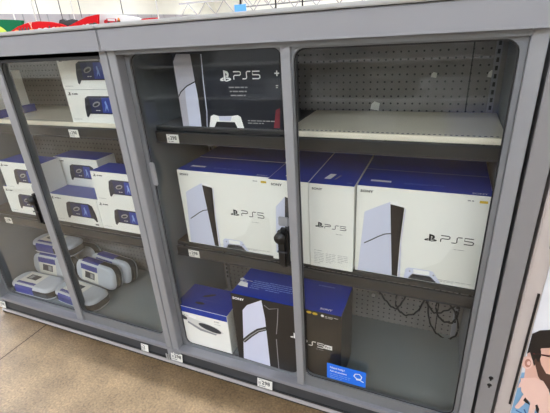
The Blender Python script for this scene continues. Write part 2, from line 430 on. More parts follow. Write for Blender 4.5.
cabR = cabinet(XR0, XR1, -.416, 'grey locked display cabinet with sliding glass doors and an empty upper right shelf')
cabL = cabinet(-2.262, XR0, -1.622, 'grey locked display cabinet at left holding carry cases and small cartons', .045)
XC = XR1

# end panel, pale upright and poster beside the cabinet
t = empty('end_panel', (.217, .2, 0)); tag(t, 'tall grey metal end panel with two keyhole slots beside the cabinet', 'panel')
m = MB(); m.box((.195-.217, -.2, .0), (.240-.217, .3, 1.40), mat('end_grey', (138, 136, 138), .45, .1), bev=.002); m.build('panel_body', t)
for z in (.385, .355):
    m = MB(); m.tube([(0.002, -.2008, z), (0.002, -.1995, z)], .0065, M_BLACK, 12); m.box((-.0005, -.2008, z-.012), (.0045, -.1998, z), M_BLACK); m.build('keyhole_slot', t)
m = MB(); m.box((.2495, .0, .0), (.291, .3, 1.46), mat('upright_beige', (186, 176, 172), .45, var=.02), bev=.003)
up = tag(m.build('steel_upright'), 'pale beige steel upright between the grey end panel and the poster', 'upright')
for z0, z1 in ((.30, .72), (.86, .93), (1.02, 1.14)):
    m = MB(); m.box((.280, -.0035, z0), (.286, -.0003, z1), M_BLACK); m.build('slot_trim', up)

# ------------------------------------------------------------------ poster with the bearded man
M_SKIN = mat('print_skin', (222, 178, 162), .5); M_SKIN2 = mat('print_hand_skin', (234, 196, 184), .5)
M_SKIN3 = mat('print_skin_deep', (186, 128, 110), .5)
M_HAIR = mat('print_hair', (26, 21, 20), .5); M_BEARD = mat('print_beard', (80, 54, 46), .5)
M_SHIRT = mat('print_shirt', (132, 176, 214), .5); M_SHIRT2 = mat('print_shirt_ink', (60, 96, 150), .5)
PY = .004
m = MB(); m.box((.292, PY, .02), (1.10, PY+.02, 1.46), mat('poster_white', (226, 227, 234), .4))
a = Art(m, (0, PY, 0), (1, 0, 0), (0, 0, 1), (0, -1, 0))
def pq(*L): return [(px(u, v, 'y', PY).x, px(u, v, 'y', PY).z) for u, v in L]
def clipx(L): return [(max(x, .2935), z) for x, z in L]
a.poly(clipx(pq((520, 372), (532, 372), (545, 383), (556, 398), (560, 440), (500, 440), (505, 420))), M_SHIRT, 0)
a.poly(clipx(pq((524, 349), (540, 342), (580, 342), (590, 372), (575, 392), (545, 388), (524, 378))), M_SKIN, 1)
a.poly(clipx(pq((521, 352), (524, 338), (530, 333), (540, 330), (560, 329), (590, 332), (594, 344), (560, 347), (541, 348), (539, 353), (537, 360), (534, 366), (530, 352))), M_HAIR, 2)
a.poly(pq((534, 360), (539, 354), (541, 364), (546, 373), (556, 376), (570, 372), (582, 374), (578, 388), (560, 396), (548, 392), (538, 376)), M_BEARD, 3)
a.poly(pq((538, 348), (541, 350), (541, 356), (538, 362), (536, 358)), M_HAIR, 4)
c = pq((527, 362))[0]; a.ell(c[0], c[1], .0145, .024, M_SKIN2, 5, .1); a.ell(c[0]+.002, c[1]-.001, .008, .016, M_SKIN3, 6, .1); a.ell(c[0]+.004, c[1], .0045, .008, M_SKIN2, 7, .1)
a.stroke(pq((533, 353), (541, 354), (552, 355.5), (575, 357)), .004, mat('print_maroon', (96, 34, 40), .5), 5); a.stroke(pq((535, 353), (550, 356.3)), .003, M_HAIR, 6)
c = pq((566, 357))[0]; a.ell(c[0], c[1], .03, .02, M_PRK, 6); a.ell(c[0], c[1], .026, .016, M_SKIN2, 7); a.ell(c[0]+.004, c[1]-.002, .006, .006, M_PRK, 8)
a.poly(clipx(pq((520, 377), (535, 376.5), (543, 380), (548, 388), (551, 398), (552, 415), (546, 420), (540, 408), (532, 404), (527, 398), (521, 390))), M_SKIN2, 9)
def finger(L, r0, r1):
    q = pq(*L); n = len(q); Lf = []; Rt = []
    for i, p in enumerate(q):
        p = Vector(p); d = (Vector(q[min(i+1, n-1)]) - Vector(q[max(i-1, 0)])).normalized(); w_ = r0 + (r1-r0)*i/(n-1); k = Vector((-d.y, d.x))*w_
        Lf.append(p+k); Rt.append(p-k)
    e = Vector(q[-1]); d = (e - Vector(q[-2])).normalized()
    cap = [e + d*r1*math.cos(t) + Vector((-d.y, d.x))*r1*math.sin(t) for t in (1.2, .6, 0, -.6, -1.2)]
    a.poly(clipx([tuple(v) for v in Lf + cap + Rt[::-1]]), M_SKIN2, 10)
finger([(524, 381), (520, 384), (517, 385)], .009, .007)
finger([(531, 390), (525, 396), (521, 402), (517, 406)], .0095, .0065)
finger([(536, 396), (533, 404), (531, 411), (530, 418)], .0095, .0065)
finger([(542, 399), (541, 408), (540, 416), (540, 424)], .009, .0065)
finger([(548, 399), (549, 408), (550, 416)], .008, .006)
a.poly(pq((523, 399), (525, 396), (528, 400), (530, 404), (525, 401)), M_PRK, 11)
a.poly(pq((535, 404), (537, 403), (539, 408), (538, 413), (536, 410)), M_PRK, 11)
for L in (((520, 385), (523, 390)), ((516, 410), (522, 413)), ((524, 409), (527, 416)), ((514, 418), (520, 422))): a.stroke(clipx(pq(*L)), .004, M_SHIRT2, 1)
tag(m.build('poster', flat=True), 'white printed poster of a bearded man in glasses with a hand on his shoulder', 'poster')

# ------------------------------------------------------------------ price tags
def price_tag(p, w_=.052, h=.032, tilt=0, label='', group=None, txt='298'):
    m = MB(); m.box((-w_/2, -.0016, 0), (w_/2, 0, h), M_TAG)
    a = Art(m, (-w_/2, -.0016, 0), (1, 0, 0), (0, 0, 1), (0, -1, 0))
    a.text(txt, w_*.30, h*.40, h*.42, M_PRK, 0, bold=.02)
    a.lines(w_*.10, h*.16, w_*.85, h*.12, 1, M_PRDG, 0, t=h*.07); a.lines(w_*.1, h*.88, w_*.5, h*.12, 1, M_PRG, 0, t=h*.06)
    for k in range(5): a.poly([(w_*(.08+.035*k), h*.34), (w_*(.095+.035*k), h*.34), (w_*(.095+.035*k), h*.66), (w_*(.08+.035*k), h*.66)], M_PRDG, 0)
    o = m.build('price_tag', loc=p); o.rotation_euler.x = tilt; tag(o, label, 'price tag', group); return o
RY = .1028
price_tag((px(72.5, 130, 'y', .1).x, RY, SZ1-.058), label='small white price tag on the top shelf of the left cabinet')
price_tag((px(172, 136, 'y', .1).x, RY, SZ1-.058), label='small white price tag on the top shelf below the dark console carton')
price_tag((px(7, 217, 'y', .1).x, RY, SZ2-.058), label='small white price tag on the middle shelf at the far left')
price_tag((px(193, 249, 'y', .1).x, RY, SZ2-.056), label='small white price tag on the middle shelf under the leftmost white console carton')
price_tag((px(2, 303, 'y', .0).x, -.004, .034), .060, .040, -.15, 'white price tag on the kick rail at the far left corner')
price_tag((-1.208, -.004, .034), .042, .038, -.15, 'narrow white price tag on the kick rail left of the cabinet joint', txt='2')
price_tag((-1.022, -.004, .034), .062, .042, -.15, 'white price tag on the kick rail just right of the cabinet joint')
price_tag((-.575, -.004, .034), .068, .042, -.15, 'white price tag on the kick rail below the black pro console carton')
for k, xx in enumerate((-1.079, -1.066)):
    m = MB(); m.box((xx-.004, -.006, .022), (xx+.004, -.001, .060), M_RIM, bev=.001)
    tag(m.build('rail_clip'), ('small white clip on the kick rail, left one of the pair at the cabinet joint', 'small white clip on the kick rail, right one of the pair at the cabinet joint')[k], 'clip')

# blue notice stuck on the right glass door
P = [px(u, v, 'y', .0) for u, v in ((327, 362.5), (366, 374.5), (365.5, 387), (325.5, 376.5))]
x0, x1 = P[0].x, P[1].x; z0, z1 = P[2].z-.004, P[0].z
m = MB(); m.box((x0, -.0012, z0), (x1, .0, z1), M_STB)
a = Art(m, (x0, -.0012, z0), (1, 0, 0), (0, 0, 1), (0, -1, 0)); W, H = x1-x0, z1-z0
a.text('Need help?', W*.08, H*.72, H*.13, M_PRW, 0, .9, .01); a.text('Ask an associate', W*.08, H*.50, H*.12, M_PRW, 0, .75, .01)
a.lines(W*.08, H*.34, W*.62, H*.12, 3, M_PRLB, 0, t=H*.035)
a.stroke([(W*.70, H*.60), (W*.74, H*.76), (W*.84, H*.80), (W*.90, H*.66), (W*.88, H*.50), (W*.78, H*.46), (W*.70, H*.60)], H*.05, M_PRW, 0)
a.stroke([(W*.76, H*.40), (W*.86, H*.42), (W*.95, H*.34)], H*.05, M_PRW, 0)
o = m.build('door_notice'); tag(o, 'bright blue notice with white writing low on the right glass door', 'notice')

# ------------------------------------------------------------------ cartons
# art of the white console carton, measured on the rightmost carton (front y .13)
def carton(name, x0, z0, w_, h, y, d, m_front, m_top, label, cat, group=None, artf=None, rot=0, bev=.001, side=None):
    m = MB()
    m.box((0, 0, 0), (w_, d, h), m_front, bev=bev)
    # top sheet, wrapping slightly over the front edge
    a = Art(m, (0, 0, h), (1, 0, 0), (0, 1, 0), (0, 0, 1))
    if m_top: a.poly([(bev, bev), (w_-bev, bev), (w_-bev, d-bev), (bev, d-bev)], m_top, 0)
    af = Art(m, (0, 0, 0), (1, 0, 0), (0, 0, 1), (0, -1, 0))
    if artf: artf(af, a, w_, h, d)
    if side: side(m, w_, h, d)
    o = m.build(name, flat=True, loc=(x0, y, z0)); o.rotation_euler.z = rot
    tag(o, label, cat, group); return o

def slim_art(dark=False):
    def f(af, at, w_, h, d):
        k = w_/.397; kz = h/.322
        def n(*L):    # photo points on the rightmost carton
            out = []
            for u, v in L:
                p = px(u, v, 'y', .13); out.append(((p.x + .2385)*k, (p.z - .612)*kz))
            return [(min(max(x, .003), w_-.003), min(max(z, .003), h-.003)) for x, z in out]
        ink = M_PRW if dark else M_PRK
        body = M_LILAC2 if dark else M_LILAC
        if not dark: af.poly(n((362, 277), (378, 215), (398, 200), (400, 282)), M_PRW, 0)
        af.poly(n((364.5, 211), (376, 206.5), (390.7, 201.3), (392, 276), (357.5, 270.5)), body, 1)
        af.poly(n((390.7, 202), (391, 200.5), (406, 205.5), (405.5, 208)), M_PRW, 2)
        af.poly(n((390.8, 203.5), (405, 207), (400.5, 240), (397.5, 277), (392, 276)), M_PRK, 2)
        af.poly(n((405.5, 208), (406.5, 209), (402, 240), (400.3, 277.5), (398.3, 277), (401, 240)), body, 2)
        af.stroke(n((364, 242), (370, 239.5), (378, 235.8), (385, 233.2), (391.5, 232.8)), .0035, M_PRK, 3)
        if dark: af.stroke(n((408.5, 204), (405, 240), (403.5, 277)), .0022, M_LILAC, 3)
        logo_ps(af, n((425, 240))[0][0], n((425, 240))[0][1], .038*k, .028*kz, ink, 2)
        q = n((441.5, 241.2))[0]; logo_ps5(af, q[0], q[1], .094*k, .0245*kz, ink, 2, t=.13)
        af.lines(n((455, 249))[0][0], n((455, 249))[0][1], n((473, 251))[0][0], .004, 1, M_PRG, 2, t=.0018)
        # controller at the foot
        hand = M_PRW if dark else M_LILAC
        af.poly(n((406, 268), (409, 266.5), (416, 267.5), (431, 270), (434, 271), (438, 277), (441.5, 284), (437, 283.5), (431.5, 277), (413, 275), (409, 279), (404, 279)), hand, 3)
        af.poly(n((413, 273), (431, 275.5), (437.5, 285), (408, 280.5)), M_PRDG, 3)
        af.poly(n((414, 268), (430.5, 270.6), (430.5, 274.5), (414, 272.5)), M_PRW if not dark else M_LILAC, 4)
        for u, v in ((410.5, 270), (434.5, 274.5)):
            p = n((u, v))[0]; af.ell(p[0], p[1], .003, .003, M_PRG, 5, n=8)
        af.text('SONY', .012*k, h-.021, .0085, M_PRK if not dark else M_PRW, 2, 1.25, .03)
        if not dark:
            af.poly([(w_-.034*k, h-.022), (w_-.012*k, h-.022), (w_-.012*k, h-.014), (w_-.034*k, h-.014)], M_PRY, 2)
            af.lines(w_-.066*k, h-.019, w_-.038*k, .004, 1, M_PRG, 2, t=.004)
            af.poly([(.18*w_+.2*w_, .01), (w_-.01, .01), (w_-.01, .5*h), (.82*w_, h*.55), (.7*w_, .25*h)], mat('print_wave', (228, 228, 221), .4), 0)
            af.lines(.66*w_, .016, w_-.02, .005, 2, M_PRG, 2, t=.0018)
            at.text('SONY', w_-.055, .010, .010, M_PRW, 1, 1.1, .02)
            at.poly([(.035, .045), (.10, .045), (.10, .060), (.035, .060)], M_PRW, 1)
            at.lines(.14, .05, .26, .007, 2, M_PRLB, 1, t=.002)
        else:
            af.lines(n((424, 256))[0][0], .155*h/.31, n((462, 256))[0][0]+.03, .012, 3, M_PRG, 2, t=.003)
            af.lines(w_*.68, .034, w_*.93, .009, 2, M_PRG, 2, t=.003)
            af.lines(w_*.82, h-.05, w_*.96, .009, 3, M_PRG, 2, t=.003)
            af.poly([(w_*.93, .04), (w_*.985, .04), (w_*.985, h*.42), (w_*.95, h*.36)], mat('print_wine', (96, 30, 44), .4), 1)
    return f
G1 = 'white console cartons on the middle shelf'
carton('console_carton', -.938, SZ2, .393, .322, .124, .165, M_WHITE, M_BLUE, 'large white game console carton at the left end of the middle shelf', 'box', G1, slim_art())
carton('console_carton', -.2365, SZ2+.001, .389, .322, .124, .165, M_WHITE, M_BLUE, 'large white game console carton with its whole front showing at the right shelf end', 'box', G1, slim_art())

def end_a(af, at, w_, h, d):      # end face with console edge
    af.text('SONY', .012, h-.021, .0085, M_PRK, 2, 1.25, .03)
    af.poly([(.050, .03), (.070, .03), (.078, .22), (.090, .255), (.062, .262)], M_PRDG, 1)
    af.poly([(.015, .03), (.050, .03), (.062, .262), (.025, .22)], M_LILAC, 1)
    at.poly([(.05, .04), (.065, .04), (.072, .075), (.057, .075)], M_PRW, 1)
def end_b(af, at, w_, h, d):
    af.text('SONY', .012, h-.021, .0075, M_PRK, 2, 1.25, .03)
    logo_ps(af, w_*.14, h*.50, .030, .022, M_PRK, 2); logo_ps5(af, w_*.36, h*.497, .074, .017, M_PRDG, 2, t=.14)
    af.lines(w_*.62, h*.44, w_*.85, .005, 1, M_PRG, 2, t=.002)
    af.lines(w_*.1, h*.21, w_*.4, .006, 1, M_PRG, 2, t=.0018)
    for c in range(3): af.lines(w_*(.1+.28*c), h*.18, w_*(.33+.28*c), .007, 7-c, M_PRG, 2, t=.0014, seed=c+3)
    at.poly([(.04, .05), (.062, .05), (.072, .10), (.050, .10)], M_PRW, 1)
    at.poly([(.075, .05), (.082, .05), (.092, .09), (.085, .09)], M_PRG, 1)
    at.text('SONY', w_-.03, .02, .012, M_PRLB, 1, .4)
carton('console_carton', -.544, SZ2+.001, .147, .322, .108, .345, M_WHITE, M_BLUE, 'white console carton set end-on behind the door divider', 'box', 'console cartons set end-on on the middle shelf', end_a)
carton('console_carton', -.395, SZ2+.001, .154, .322, .106, .345, M_WHITE, M_BLUE, 'white console carton set end-on with its logo showing right of the divider', 'box', 'console cartons set end-on on the middle shelf', end_b)
GB = 'console cartons in the second row of the middle shelf'
for xx, lb in ((-.940, 'white console carton in the second row behind the leftmost one on the middle shelf'), (-.2365, 'white console carton in the second row behind the rightmost one on the middle shelf')):
    carton('console_carton', xx, SZ2, .389, .322, .2915, .16, M_WHITE, M_BLUE, lb, 'box', GB, None)
# dark bundle carton on the top shelf
def dark_art(af, at, w_, h, d):
    y, ox, oz = .124, -.875, SZ1
    def n(*L):
        r = []
        for u, v in L:
            p = px(u, v, 'y', y); r.append((min(max(p.x-ox, .002), w_-.002), min(max(p.z-oz, .002), h-.002)))
        return r
    af.poly(n((171, 62), (176, 54), (190, 54), (195, 82), (202, 129), (182, 129), (176, 100)), M_LILAC2, 0)
    af.poly(n((195, 82), (199, 100), (202, 129), (190, 129), (186, 100), (185, 87)), M_LILAC, 1)
    af.poly(n((190, 54), (199, 54), (207, 129), (202.5, 129), (196, 84)), M_PRK, 1)
    af.stroke(n((176.5, 97), (181, 92), (187, 86), (195.5, 81.5)), .004, M_PRK, 2)
    af.stroke(n((201, 54), (203.5, 82), (207, 112), (207.5, 128)), .0035, M_LILAC, 1)
    p = n((220.5, 82))[0]; logo_ps(af, p[0], p[1], .042, .038, M_PRW, 2)
    p = n((234, 79.5))[0]; logo_ps5(af, p[0], p[1], .094, .026, M_PRW, 2, t=.13)
    for k in range(3):
        p = n((229+k, 88+k*4))[0]; af.lines(p[0], p[1], p[0]+.115-.01*k, .01, 1, M_PRG, 2, t=.004, seed=k)
    af.poly(n((210, 128), (211, 116), (214, 114.5), (219, 116), (232, 116), (238, 115), (241, 117), (244.5, 129), (238, 129), (235, 122), (217, 121.5), (215, 128.5)), M_PRW, 3)
    af.poly(n((217, 121.7), (235, 122.3), (238, 129), (215, 128.7)), M_PRK, 3)
    af.poly(n((219, 116), (232, 116.3), (231, 120.8), (220, 120.6)), M_LILAC, 4)
    p = n((248, 121))[0]; af.lines(p[0], p[1], p[0]+.1, .008, 2, M_PRG, 2, t=.003)
    af.poly(n((276, 110), (280, 108), (280, 128), (274, 128)), mat('print_wine', (120, 36, 50), .4), 1)
    p = n((274.5, 77))[0]; af.text('+', p[0], p[1], .022, M_PRW, 2, 1, .02); p = n((276, 86))[0]; af.lines(p[0], p[1], w_-.004, .006, 2, M_PRLG, 2, t=.003)
carton('console_carton', -.875, SZ1, .392, .258, .124, .17, M_CARNV, M_CARNV, 'dark ink-coloured game console carton on the top shelf', 'box', None, dark_art)

# black pro console carton on the case floor
def pro_art(af, at, w_, h, d):
    Y, ox, oz = .040, -.712, DECK+.001
    def n(*L):
        r = []
        for u, v in L:
            p = px(u, v, 'y', Y); r.append((min(max(p.x-ox, .003), w_-.003), min(max(p.z-oz, .003), h-.003)))
        return r
    def tp(*L):
        r = []
        for u, v in L:
            p = px(u, v, 'z', oz+h); r.append((min(max(p.x-ox, .003), w_-.003), min(max(p.y-Y, .003), d-.003)))
        return r
    af.poly(n((242.6, 310), (247, 305), (261.3, 299.8), (265, 318), (270.5, 367), (244, 358)), M_LILAC, 0)
    af.stroke(n((243.5, 341), (251, 335), (258, 330.5), (266, 328.5), (276, 331)), .018, M_CARDK, 1)
    af.stroke(n((244, 340.8), (251, 335.2), (258, 330.8), (266, 329)), .004, M_PRG, 2)
    af.stroke(n((264, 305), (269, 309), (278, 308.5), (277.5, 322), (276.5, 334)), .0035, M_PRSIL, 1)
    af.stroke(n((276.5, 339), (277.5, 352), (279, 369)), .0035, M_PRSIL, 1)
    af.text('SONY', n((231, 294.5))[0][0]+.004, h-.026, .011, M_PRW, 1, 1.2, .03)
    p = n((290.5, 337.5))[0]; logo_ps(af, p[0], p[1], .04, .03, M_PRW, 1)
    p = n((301, 342.5))[0]; logo_ps5(af, p[0], p[1]-.002, .092, .024, M_PRW, 1, t=.15)
    p = n((324.5, 348.5))[0]; af.poly([(p[0], p[1]), (p[0]+.030, p[1]), (p[0]+.030, p[1]+.020), (p[0], p[1]+.020)], M_PRW, 1); af.text('Pro', p[0]+.003, p[1]+.005, .011, M_PRK, 2, .95, .02)
    af.lines(n((316, 353))[0][0], p[1]-.012, w_-.04, .006, 1, M_PRG, 1, t=.002)
    for u, mm in ((309, M_PRY), (315, M_PRY), (322.5, M_PRW)):
        p = n((u, 312+(u-309)*.27))[0]; af.ell(p[0], p[1], .010 if mm is M_PRY else .006, .0055, mm, 1, n=12)
    p = n((325, 316.5))[0]; af.lines(p[0], p[1], w_-.012, .006, 2, M_PRLG, 1, t=.002)
    # top face writing
    at.poly(tp((233, 284), (236, 280), (248, 283), (247.5, 287.5)), M_PRW, 1)
    at.ell(*tp((237, 278))[0], .010, .008, M_PRLG, 1); p = tp((241, 279.5))[0]; at.lines(p[0], p[1], p[0]+.05, .008, 2, M_PRLG, 1, t=.003)
    for (u, v, wl, nn) in ((249, 288, .07, 5), (265, 291, .11, 5)):
        p = tp((u, v))[0]; at.lines(p[0], p[1]+.05, p[0]+wl, .012, nn, M_PRLB, 1, t=.0035, seed=int(u))
    at.text('SONY', w_-.085, .016, .010, M_PRW, 1, 1.2, .02)
    at.lines(w_-.13, d-.03, w_-.02, .006, 1, M_PRLB, 1, t=.0025)
carton('console_carton', -.712, DECK+.001, .450, .345, .040, .185, M_CARDK, M_BLUE, 'black game console carton with a blue top on the cabinet floor', 'box', None, pro_art)

def vr_art(af, at, w_, h, d):
    H0 = h; h = h-.030; f = lambda L: [(x*w_, z*h) for x, z in L]
    logo_ps(af, .02*w_, .86*h, .03, .02, M_PRK, 1); af.text('PS VR', .14*w_, .88*h, .008, M_PRDG, 1)
    af.poly(f([(.20, .74), (.36, .74), (.40, .95), (.22, .95)]), M_PRW, 1)
    af.poly(f([(.10, .84), (.22, .88), (.50, .82), (.80, .74), (.90, .62), (.74, .52), (.50, .54), (.22, .70)]), M_PRLG, 2)
    af.ell(.14*w_, .83*h, .07*w_, .06*h, M_PRDG, 3, -.25)
    af.ell(.64*w_, .68*h, .22*w_, .09*h, M_PRDG, 3, -.18)
    af.poly(f([(.20, .69), (.44, .53), (.74, .50), (.76, .54), (.46, .60), (.22, .74)]), M_PRSIL, 3)
    af.text('SONY', .74*w_, .90*h, .007, M_PRDG, 1); af.lines(.74*w_, .84*h, .95*w_, .008, 1, M_PRG, 1)
    af.poly([(.002, h), (w_-.002, h), (w_-.001, H0-.0008), (.001, H0-.0008)], M_BLUE, 0)
    at.ell(.45*w_, .62*d, .03, .008, M_CARNV, 1, .5); at.ell(.40*w_, .25*d, .024, .008, M_CARNV, 1)
    at.lines(.30*w_, .40*d, .9*w_, .03, 1, M_BLUE2, 1)
def vr_side(m, w_, h, d):
    a = Art(m, (0, 0, 0), (1, 0, 0), (0, 0, 1), (0, -1, 0)); a.poly([(.001, h-.030), (w_-.001, h-.030), (w_-.001, h-.001), (.001, h-.001)], M_BLUE, 0)
carton('accessory_carton', -1.010, DECK+.001, .262, .212, .044, .16, M_WHITE, M_BLUE, 'white accessory carton with a blue lid left of the black console carton', 'box', None, vr_art, rot=0, side=None)

# handheld player cartons of the left cabinet
def portal_art(seed=0, blank=False):
    def f(af, at, w_, h, d):
        rnd = random.Random(seed); k = w_/.29
        cx, cz = .62*w_, .50*h
        logo_ps(af, .05*w_, .83*h, .018, .015, M_PRK, 1); af.lines(.13*w_, .86*h, .34*w_, .006, 1, M_PRDG, 1, t=.005)
        af.lines(.05*w_, .10*h, .30*w_, .006, 1, M_PRG, 1, t=.002)
        L = [(-.078, .030), (-.060, .038), (.060, .038), (.078, .030), (.088, -.004), (.090, -.036), (.082, -.040), (.068, -.026), (-.068, -.026), (-.082, -.040), (-.090, -.036), (-.088, -.004)]
        af.poly([(cx + x*k, cz + z*k*1.1) for x, z in L], M_CARNV, 2)
        af.poly([(cx-.056*k, cz-.024*k), (cx+.056*k, cz-.024*k), (cx+.056*k, cz+.036*k), (cx-.056*k, cz+.036*k)], mat('print_midnight', (28, 34, 78), .4), 3)
        af.poly([(cx+.004*k, cz-.024*k), (cx+.056*k, cz-.024*k), (cx+.056*k, cz+.036*k), (cx+.012*k, cz+.036*k)], M_PRBLUE, 4)
        af.ell(cx-.022*k, cz+.010*k, .022*k, .010*k, M_PRG, 5, .3); af.ell(cx-.022*k, cz+.009*k, .015*k, .005*k, M_CARNV, 6, .3)
        af.poly([(cx+.018*k, cz-.018*k), (cx+.026*k, cz+.006*k), (cx+.024*k, cz+.020*k), (cx+.031*k, cz+.024*k), (cx+.036*k, cz+.004*k), (cx+.036*k, cz-.018*k), (cx+.029*k, cz-.004*k)], M_PRLB, 5)
        for s_ in (-1, 1): af.ell(cx+s_*.074*k, cz+.012*k, .007*k, .007*k, M_PRDG, 3, n=10)
        af.lines(cx-.03*k, cz-.016*k, cx+.006*k, .006, 1, M_PRLG, 5, t=.003)
        af.poly([(.86*w_, .06*h), (.93*w_, .06*h), (.93*w_, .11*h), (.86*w_, .11*h)], M_PRDG, 1)
    return f
GP = 'handheld player cartons in the left cabinet'
BW, BH, BD = .285, .144, .115
def pc(x, z, y, top, label, seed, w_=BW, h=BH, rot=0):
    return carton('handheld_carton', x, z, w_, h, y, BD, M_WHITE, top, label, 'box', GP, portal_art(seed), rot=rot)
pc(-1.425, SZ1, .125, M_BLUE, 'white handheld player carton on the top shelf, lower of the pair', 1, h=.130)
pc(-1.427, SZ1+.131, .125, M_BLUE, 'white handheld player carton on the top shelf, upper of the pair', 2, h=.126)
pc(-2.060, SZ2, .128, M_BLUE, 'white handheld player carton at the far left of the middle shelf, lower of its pair', 3)
pc(-1.995, SZ2+BH+.001, .110, M_BLUE, 'white handheld player carton at the far left of the middle shelf, upper of its pair', 4)
pc(-1.715, SZ2, .118, M_BLUE2, 'white handheld player carton with a faded blue top showing on the middle shelf', 5, w_=.305)
pc(-1.730, SZ2, .245, M_BLUE, 'white handheld player carton hidden behind the one with the faded top', 6)
pc(-1.760, SZ2+BH+.001, .232, M_BLUE, 'white handheld player carton set back on the second layer behind the faded top', 7)
pc(-1.408, SZ2, .118, M_BLUE, 'white handheld player carton at the right end of the middle shelf, lower of its pair', 8, w_=.275)
pc(-1.392, SZ2+BH+.001, .112, M_BLUE, 'white handheld player carton at the right end of the middle shelf, upper of its pair', 9, w_=.275, h=.140)
carton('flat_carton', -2.10, SZ1, .20, .035, .125, .2, M_BLUE, M_BLUE, 'flat blue carton under a white carton at the far left of the top shelf', 'box')
carton('plain_carton', -2.10, SZ1+.036, .185, .16, .13, .18, M_WHITE, M_WHITE, 'plain white carton on a flat blue carton at the far left of the top shelf', 'box')

# ------------------------------------------------------------------ carry cases
M_SHELL = mat('case_shell', (192, 196, 202), .45, var=.02, scale=20)
M_ZIP = mat('case_zip', (52, 53, 52), .6, var=.1, scale=60)
M_SLV = mat('sleeve_blue', (56, 62, 138), .4); M_PAPER = mat('sleeve_paper', (226, 224, 214), .5)
CL, CW, CH = .322, .135, .072
def loopz(sc, z, n=8):
    L, W_ = CL/2*sc if False else CL/2-(1-sc)*.07, CW/2-(1-sc)*.07
    return [(x, y, z) for x, y in rrect(-L, -W_, L, W_, .048, n)]
def shell(zs, m):
    mb = MB(); rings = [loopz(s_, z) for s_, z in zs]; n = len(rings[0]); vs = [p for r in rings for p in r]; fs = []
    for i in range(len(rings)-1):
        for k in range(n): fs.append([i*n+k, i*n+(k+1) % n, (i+1)*n+(k+1) % n, (i+1)*n+k])
    fs.append(list(range(n))[::-1]); fs.append([(len(rings)-1)*n+k for k in range(n)])
    mb.mesh(vs, fs, m, False)
    return mb
def carry_case(flip=False):
    t = empty('carry_case')
    o = shell([(.82, 0), (.93, .003), (.985, .009), (1, .016)], M_SHELL).build('lower_shell', t)
    shell([(1.01, .016), (1.015, .018), (1.015, .050), (1.01, .052)], M_ZIP).build('zip_band', t)
    shell([(1, .052), (.985, .060), (.94, .066), (.88, .070), (.80, CH)], M_SHELL).build('upper_shell', t)
    m = MB(); m.tube([(-.158, -.035, .035), (-.167, -.028, .035), (-.169, 0, .035), (-.167, .028, .035), (-.158, .035, .035)], .004, M_ZIP, 6); m.build('handle', t)
    # paper sleeve wrapping the middle
    m = MB(); a0, a1 = (-.035, .105) if flip else (-.105, .035)
    prof = [(-CW/2-.0035, .020), (-CW/2-.0035, .052), (-CW/2+.004, .066), (-CW/2+.018, CH+.0012), (CW/2-.018, CH+.0012), (CW/2-.004, .066), (CW/2+.0035, .052), (CW/2+.0035, .020)]
    for k in range(len(prof)-1):
        (y0, z0), (y1, z1) = prof[k], prof[k+1]
        blue = k < 3
        m.face([(a0, y0, z0), (a1, y0, z0), (a1, y1, z1), (a0, y1, z1)], M_SLV if blue else M_PAPER)
    a = Art(m, (a0, -CW/2+.018, CH+.0012), (1, 0, 0), (0, 1, 0), (0, 0, 1))
    bs = .030 if flip else .014; L = a1-a0
    a.poly([(0, 0), (L, 0), (L, bs), (0, bs)], M_SLV, 0)
    a.poly([(.025, .040), (.105, .038), (.112, .078), (.03, .080)], M_PRDG, 1)
    a.poly([(.035, .045), (.062, .044), (.064, .074), (.038, .074)], M_PRG, 2); a.poly([(.070, .046), (.096, .045), (.100, .070), (.074, .072)], M_CARNV, 2)
    m.build('paper_sleeve', t, flat=True)
    return t
def copy_tree(o, parent=None):
    c = o.copy(); C.objects.link(c)
    if parent: c.parent = parent
    for ch in o.children: copy_tree(ch, c)
    return c
GC = 'white carry cases on the left cabinet floor'
case0 = carry_case(); case1 = carry_case(True)
def up_(t, a=0):      # standing on its hinge side, lid towards the doors, printed strip on top
    return (Matrix.Rotation(math.radians(a), 4, 'Z') @ Matrix.Rotation(math.radians(t), 4, 'X') @ Matrix.Rotation(math.pi, 4, 'Z')).to_euler()
R_ = math.radians; F0 = DECK+.001; ST = F0 + CW/2 + .004

spots = [
 (0, (-2.040, .116, F0), (0, 0, R_(1)), 'white carry case lying flat at the front left of the cabinet floor'),
 (0, (-1.715, .124, F0), (0, 0, R_(-5)), 'white carry case lying flat at the front, right of the flat one on the left'),
 (1, (-2.055, .298, ST), up_(80, 1), 'white carry case propped up behind the front left flat case'),
 (1, (-1.728, .312, ST), up_(80, -6), 'white carry case propped up behind the front right flat case'),
 (1, (-1.690, .390, ST), up_(80, -6), 'white carry case leaning behind the right propped-up case'),
 (1, (-2.055, .464, ST), up_(88, 0), 'white carry case standing upright against the back panel behind the pile'),
 (0, (-2.062, .318, F0+.151), (0, 0, R_(1)), 'white carry case lying flat on top of the pile at the back left'),
]
used = set()
for k, p, r, lb in spots:
    src = (case0, case1)[k]; o = src if k not in used else copy_tree(src); used.add(k)
    o.location = p; o.rotation_euler = r; tag(o, lb, 'case', GC)

